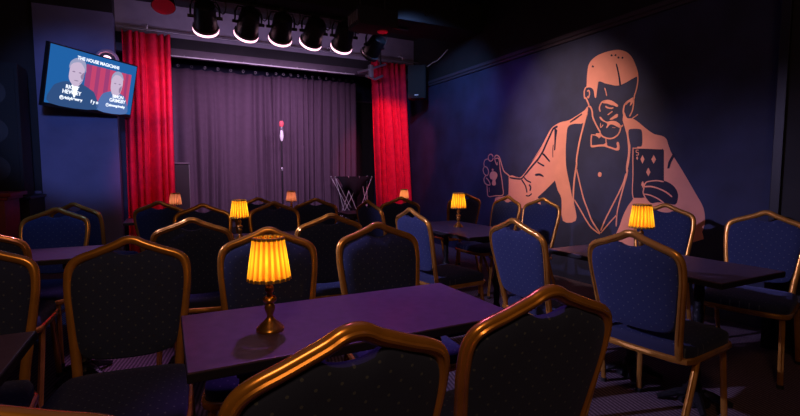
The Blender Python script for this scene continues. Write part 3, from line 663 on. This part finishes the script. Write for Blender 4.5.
for x in (.265, .33): flat([(x - .018, .055), (x, .048), (x + .018, .055), (x, .062)], 6, 'scr_shadow', scr, 'pictured_eye')
flat([(.33, .0), (.34, -.05), (.36, -.02), (.365, .04)], 5, 'scr_shadow', scr, 'pictured_shadow')
_txt = []
def text(body, x, z, size, par, lay=7, align='CENTER'):
    cu = bpy.data.curves.new('screen_text', 'FONT'); cu.body = body; cu.size = size; cu.align_x = align; cu.extrude = .0004; cu.offset = .0016
    tmp = bpy.data.objects.new('tmp', cu); COL.objects.link(tmp)
    dg = bpy.context.evaluated_depsgraph_get(); me = bpy.data.meshes.new_from_object(tmp.evaluated_get(dg))
    bpy.data.objects.remove(tmp)
    me.transform(Matrix.Translation((x, -.002 - .0012 * lay, z)) @ Matrix.Rotation(PI / 2, 4, 'X'))
    me.materials.clear(); me.materials.append(M['scr_white'])
    o = bpy.data.objects.new('screen_text', me); COL.objects.link(o); o.parent = par
text('THE HOUSE MAGICIANS', .02, .228, .050, scr)
text('RICKY', -.27, -.105, .056, scr); text('HEWSEY', -.27, -.160, .058, scr); text('@rickyhewsey', -.27, -.222, .045, scr)
text('SIMON', .33, -.115, .052, scr); text('GRIMSBY', .33, -.165, .058, scr); text('@simongrimsby', .31, -.222, .042, scr)
text('f y o', .02, -.222, .055, scr)
G().tube([(0, .05, 0), (0, .18, .0)], .025, n=10).build('wall_arm', 'blackmetal', t)
G().tube([(0, .18, 0), (.25, .42, .0)], .022, n=10).build('wall_arm', 'blackmetal', t)
G().box(-.15, .15, .05, .065, -.12, .12, 0, .004).build('mount_plate', 'blackmetal', t)

# round lamp half hidden behind the television
t = thing('wall_light', 'round wall lamp with a pink ring, peeping over the television\'s top edge', 'wall light', (-.60, 6.99, 2.60), 0)
rx = Matrix.Rotation(PI / 2, 3, 'X')
G().lathe([(.13, 0), (.135, .03), (.125, .055), (.10, .06), (.098, .045), (.098, .0)], 30, rot=rx, cap=False).build('ring', 'ring_pink', t)
G().lathe([(.055, .0), (.055, .04), (.03, .06), (.004, .065)], 20, rot=rx).build('lens', 'lens', t)
G().lathe([(.12, .0), (.12, .012)], 24, rot=rx).build('backplate', 'blackmetal', t)
t = thing('ceiling_light', 'small pale recessed ceiling light left of the red stage light', 'ceiling light', (-.36, 6.72, 3.5))
G().lathe([(.085, -.0), (.085, -.012), (.06, -.014), (.055, -.004)], 26, cap=False).build('ring', 'steel', t)
G().lathe([(.055, -.004), (.03, -.010)], 20).build('lens', 'white', t)

# ------------------------------------------------------------------ microphone on the stage
t = thing('microphone_stand', 'slim black microphone stand in the middle of the stage', 'stand', (1.71, 7.6, .35))
G().lathe([(.13, 0), (.13, .012), (.04, .03), (.02, .04)], 26).build('round_base', 'blackmetal', t)
G().tube([(0, 0, .03), (0, 0, .88)], .012, n=10).build('lower_tube', 'blackmetal', t)
G().tube([(0, 0, .88), (0, 0, 1.42)], .011, n=10).build('upper_tube', 'blackmetal', t)
G().lathe([(.017, .86), (.02, .875), (.02, .90), (.012, .915)], 14).build('height_clutch', 'steel', t)
G().box(-.018, .018, -.02, .02, 1.40, 1.46, 0, .004).build('microphone_clip', 'blackmetal', t)
t = thing('microphone', 'microphone with a red foam head and pale body, clipped on the stand', 'microphone', (1.71, 7.585, 1.78))
G().lathe([(.010, -.09), (.026, -.06), (.032, .0), (.024, .06), (.020, .09)], 18).build('microphone_body', 'white', t)
G().lathe([(.024, .09), (.028, .10), (.028, .135), (.024, .14)], 18).build('collar', 'steel', t)
G().lathe([(.022, .14), (.034, .155), (.038, .185), (.036, .215), (.022, .235), (.003, .242)], 18).build('foam_head', 'mic_red', t)

# folding frame with black cloth
t = thing('folding_stand', 'folding stand of thin crossed rods with a black cloth on top, on stage', 'stand', (2.93, 7.62, .35))
tops = [(-.34, -.10), (-.10, -.10), (.10, -.10), (.34, -.10), (-.34, .12), (.34, .12)]
for a, b in (((-.34, -.10, .75), (-.14, -.08, .02)), ((-.34, -.10, .75), (.02, .10, .20)), ((-.10, -.10, .50), (-.20, .1, .02)), ((-.10, -.10, .52), (.12, -.08, .02)), ((.14, -.10, .75), (-.18, .08, .02)), ((.14, -.10, .75), (.26, -.06, .15)), ((.34, -.10, .75), (.12, .08, .02)), ((-.34, .12, .75), (.06, .1, .02)), ((.34, .12, .75), (.26, -.06, .15)), ((.26, -.06, .15), (.24, -.06, .015))):
    G().tube([a, b], .0045, n=6).build('rod', 'white', t)
for x, y in tops: G().lathe([(.012, .735), (.016, .75), (.012, .77)], 10, at=(x, y, 0)).build('knob', 'chrome', t)
g = G(); nx = 20; ny = 8; vs = []
for j in range(ny + 1):
    for i in range(nx + 1):
        u = i / nx * 2 - 1; v = j / ny; sag = .30 * (1 - abs(u) ** 1.6) * (1 - v) * (1 + .25 * math.sin(7 * u))
        vs.append((u * .30, -.11 + .24 * v, .755 - sag * .8 - .01 * math.sin(9 * u)))
g.add(vs, [(j * (nx + 1) + i, j * (nx + 1) + i + 1, (j + 1) * (nx + 1) + i + 1, (j + 1) * (nx + 1) + i) for j in range(ny) for i in range(nx)])
vs = []
for i in range(nx + 1):
    u = i / nx * 2 - 1
    vs += [(u * .30, -.112, .765), (u * .30, -.112, .757 - .30 * (1 - abs(u) ** 1.6) * (1 + .25 * math.sin(7 * u)))]
g.add(vs, [(2 * i, 2 * i + 2, 2 * i + 3, 2 * i + 1) for i in range(nx)])
o = g.build('cloth', 'cloth', t); md = o.modifiers.new('thickness', 'SOLIDIFY'); md.thickness = .004

# black equipment case at the left of the stage
t = thing('equipment_case', 'black equipment case with a pale lid edge on stage beside the left curtain', 'case', (.20, 7.72, .35))
G().box(-.14, .12, -.14, .14, 0, .96, 0, .01).build('body', 'black', t)
G().box(-.15, .135, -.155, .155, .96, .985, 0, .005).build('lid', 'fascia', t)
G().tube([(.125, -.13, .95), (.125, -.13, .25), (.10, -.12, .02)], .008, n=8).build('edge_strip', 'steel', t)
# black notice board behind the right curtain
t = thing('backstage_panel', 'black panel leaning on the blue rear wall right of the backdrop', 'panel', (3.5, 8.93, .36))
G().box(-.36, .40, -.03, .03, 0, 2.25, 0, .008).build('board', 'black', t)
G().box(-.37, .41, -.04, .04, 2.25, 2.28, 0, .004).build('top_rail', 'fascia', t)

# ------------------------------------------------------------------ left side: cabinets
t = thing('storage_counter', 'low black counter along the left wall under the tall speaker', 'counter', (-1.78, 6.55, 0))
G().box(-.48, .46, -.30, .42, .06, .90, 0, .006).build('carcass', 'black', t)
G().box(-.50, .48, -.33, .43, .90, .93, 0, .006).build('worktop', 'blackmetal', t)
G().box(-.46, .44, -.27, .40, 0, .06, 0).build('plinth', 'black', t)
for s in (-1, 1): 
    d = G().box(-.225, .225, -.312, -.30, .09, .88, 0, .004); o = d.build('door', 'black', t); o.location = (s * .235 - .01, 0, 0)
    G().tube([(-s * .17, -.318, .50), (-s * .17, -.33, .52), (-s * .17, -.33, .62), (-s * .17, -.318, .64)], .006, n=6).build('handle', 'steel', o)
t = thing('tower_speaker', 'tall dark speaker cabinet standing left of the television', 'speaker', (-1.60, 6.50, .93))
G().box(-.24, .24, -.20, .20, 0, 1.42, 0, .015).build('cabinet', 'speaker', t)
G().box(-.21, .21, -.212, -.20, .05, 1.36, 0, .004).build('grille', 'grille', t)
for zz in (.30, .70, 1.10): 
    G().lathe([(.13, 0), (.135, .008), (.12, .012), (.05, .004), (.03, .012), (.003, .016)], 26, at=(0, -.212, zz), rot=Matrix.Rotation(PI / 2, 3, 'X')).build('speaker_cone', 'rubber', t)
t = thing('lectern_cabinet', 'burgundy wooden cabinet with an overhanging top at the left edge', 'cabinet', (-1.62, 5.72, 0))
G().box(-.34, .28, -.25, .25, 0, .93, 0, .006).build('carcass', 'burgundy', t)
G().box(-.37, .34, -.30, .30, .965, 1.0, 0, .008).build('top_board', 'burgundy', t)
G().box(-.355, .31, -.27, .27, .93, .965, 0, .012).build('cornice', 'burgundy', t)
G().box(-.28, .22, -.262, -.25, .10, .84, 0, .006).build('door', 'burgundy', t)

# hanging cables at the right of the ceiling box
for i, (x, y, L_, lb) in enumerate(((2.60, 4.6, .55, 'thin black cable hanging down beside the ceiling box'), (2.95, 4.55, .45, 'thin black cable hanging near the mural wall end of the ceiling'))):
    pth = smooth_path([(x, y, ZC), (x + .02, y, ZC - L_ * .5), (x + .06, y, ZC - L_), (x + .12, y, ZC - L_ * .8), (x + .15, y, ZC)], 6)
    tag(G().tube(pth, .007, n=6).build('hanging_cable', 'blackmetal'), lb, 'cable')
# ------------------------------------------------------------------ light
def spot(name, loc, tgt, power, col, ang=40, blend=.6, size=.06):
    l = bpy.data.lights.new(name, 'SPOT'); l.energy = power; l.color = col; l.spot_size = R(ang); l.spot_blend = blend; l.shadow_soft_size = size
    o = bpy.data.objects.new(name, l); COL.objects.link(o); o.location = loc
    o.rotation_euler = (Vector(tgt) - Vector(loc)).to_track_quat('-Z', 'Y').to_euler(); return o
def area(name, loc, tgt, power, col, sx=.5, sy=.5, spread=180):
    l = bpy.data.lights.new(name, 'AREA'); l.energy = power; l.color = col; l.shape = 'RECTANGLE'; l.size = sx; l.size_y = sy; l.spread = R(spread)
    o = bpy.data.objects.new(name, l); COL.objects.link(o); o.location = loc
    o.rotation_euler = (Vector(tgt) - Vector(loc)).to_track_quat('-Z', 'Y').to_euler(); return o
w = bpy.data.worlds.new('night'); C.world = w; w.use_nodes = True
w.node_tree.nodes['Background'].inputs[0].default_value = (.02, .02, .05, 1); w.node_tree.nodes['Background'].inputs[1].default_value = .1
# the five lit lanterns, aimed at the stage
for i, (x, _) in enumerate(PX):
    spot('lantern_beam', (x, 5.93, 2.62), (x * .9 + .2, 8.1, 1.5), 70, (.92, .55, 1), 90, .9, .08)
# red wash on each red curtain
spot('red_wash', (.25, 4.9, 2.6), (-.13, 7.12, 2.35), 70, (1, .10, .26), 26, .7)
spot('red_wash', (.35, 4.9, 2.6), (-.08, 7.12, 1.15), 90, (1, .10, .30), 28, .7)
spot('red_wash', (2.6, 5.2, 2.8), (3.45, 7.12, 1.6), 190, (1, .08, .14), 42, .5)
# upward spill on the panel over the stage mouth
area('bar_spill', (1.4, 6.35, 2.75), (1.4, 7.4, 3.3), 8, (.75, .50, 1), 3.0, .1)
# blue washes
spot('blue_wash', (.0, -.9, 1.95), (-.82, 7.0, 1.85), 900, (.20, .32, 1), 17.5, .6, .12)
spot('blue_wash', (2.5, 4.9, 3.2), (4.0, 6.35, 1.6), 130, (.22, .40, 1), 84, .9)
spot('violet_wash', (2.3, 3.9, 3.35), (4.0, 4.9, 1.6), 90, (.45, .18, 1), 52, .9)
# mural key
spot('mural_light', (1.6, 3.9, 3.0), (4.0, 3.82, 1.50), 380, (1, .66, .60), 52, 1.0)
# purple and blue room washes over the seats
spot('purple_wash', (.9, 2.6, 3.4), (.66, 1.34, .74), 185, (.62, .18, 1), 32, .9)
spot('purple_wash', (.0, 3.4, 3.4), (-.45, 2.9, .0), 150, (.80, .35, .9), 26, .8)
spot('blue_wash', (-.5, 3.0, 3.4), (-.75, 4.3, .7), 70, (.08, .30, 1), 34, .9)
spot('blue_wash', (-1.9, 2.95, 2.6), (2.1, 2.35, .65), 460, (.60, .50, 1), 40, .8)
area('warm_wash', (-.4, -.6, 2.9), (.5, 2.2, .8), 15, (1, .52, .22), .5, .5)
area('house_glow', (1.0, 2.0, 3.45), (1.0, 2.0, 0), 3, (.6, .40, 1), 3.5, 3.5)
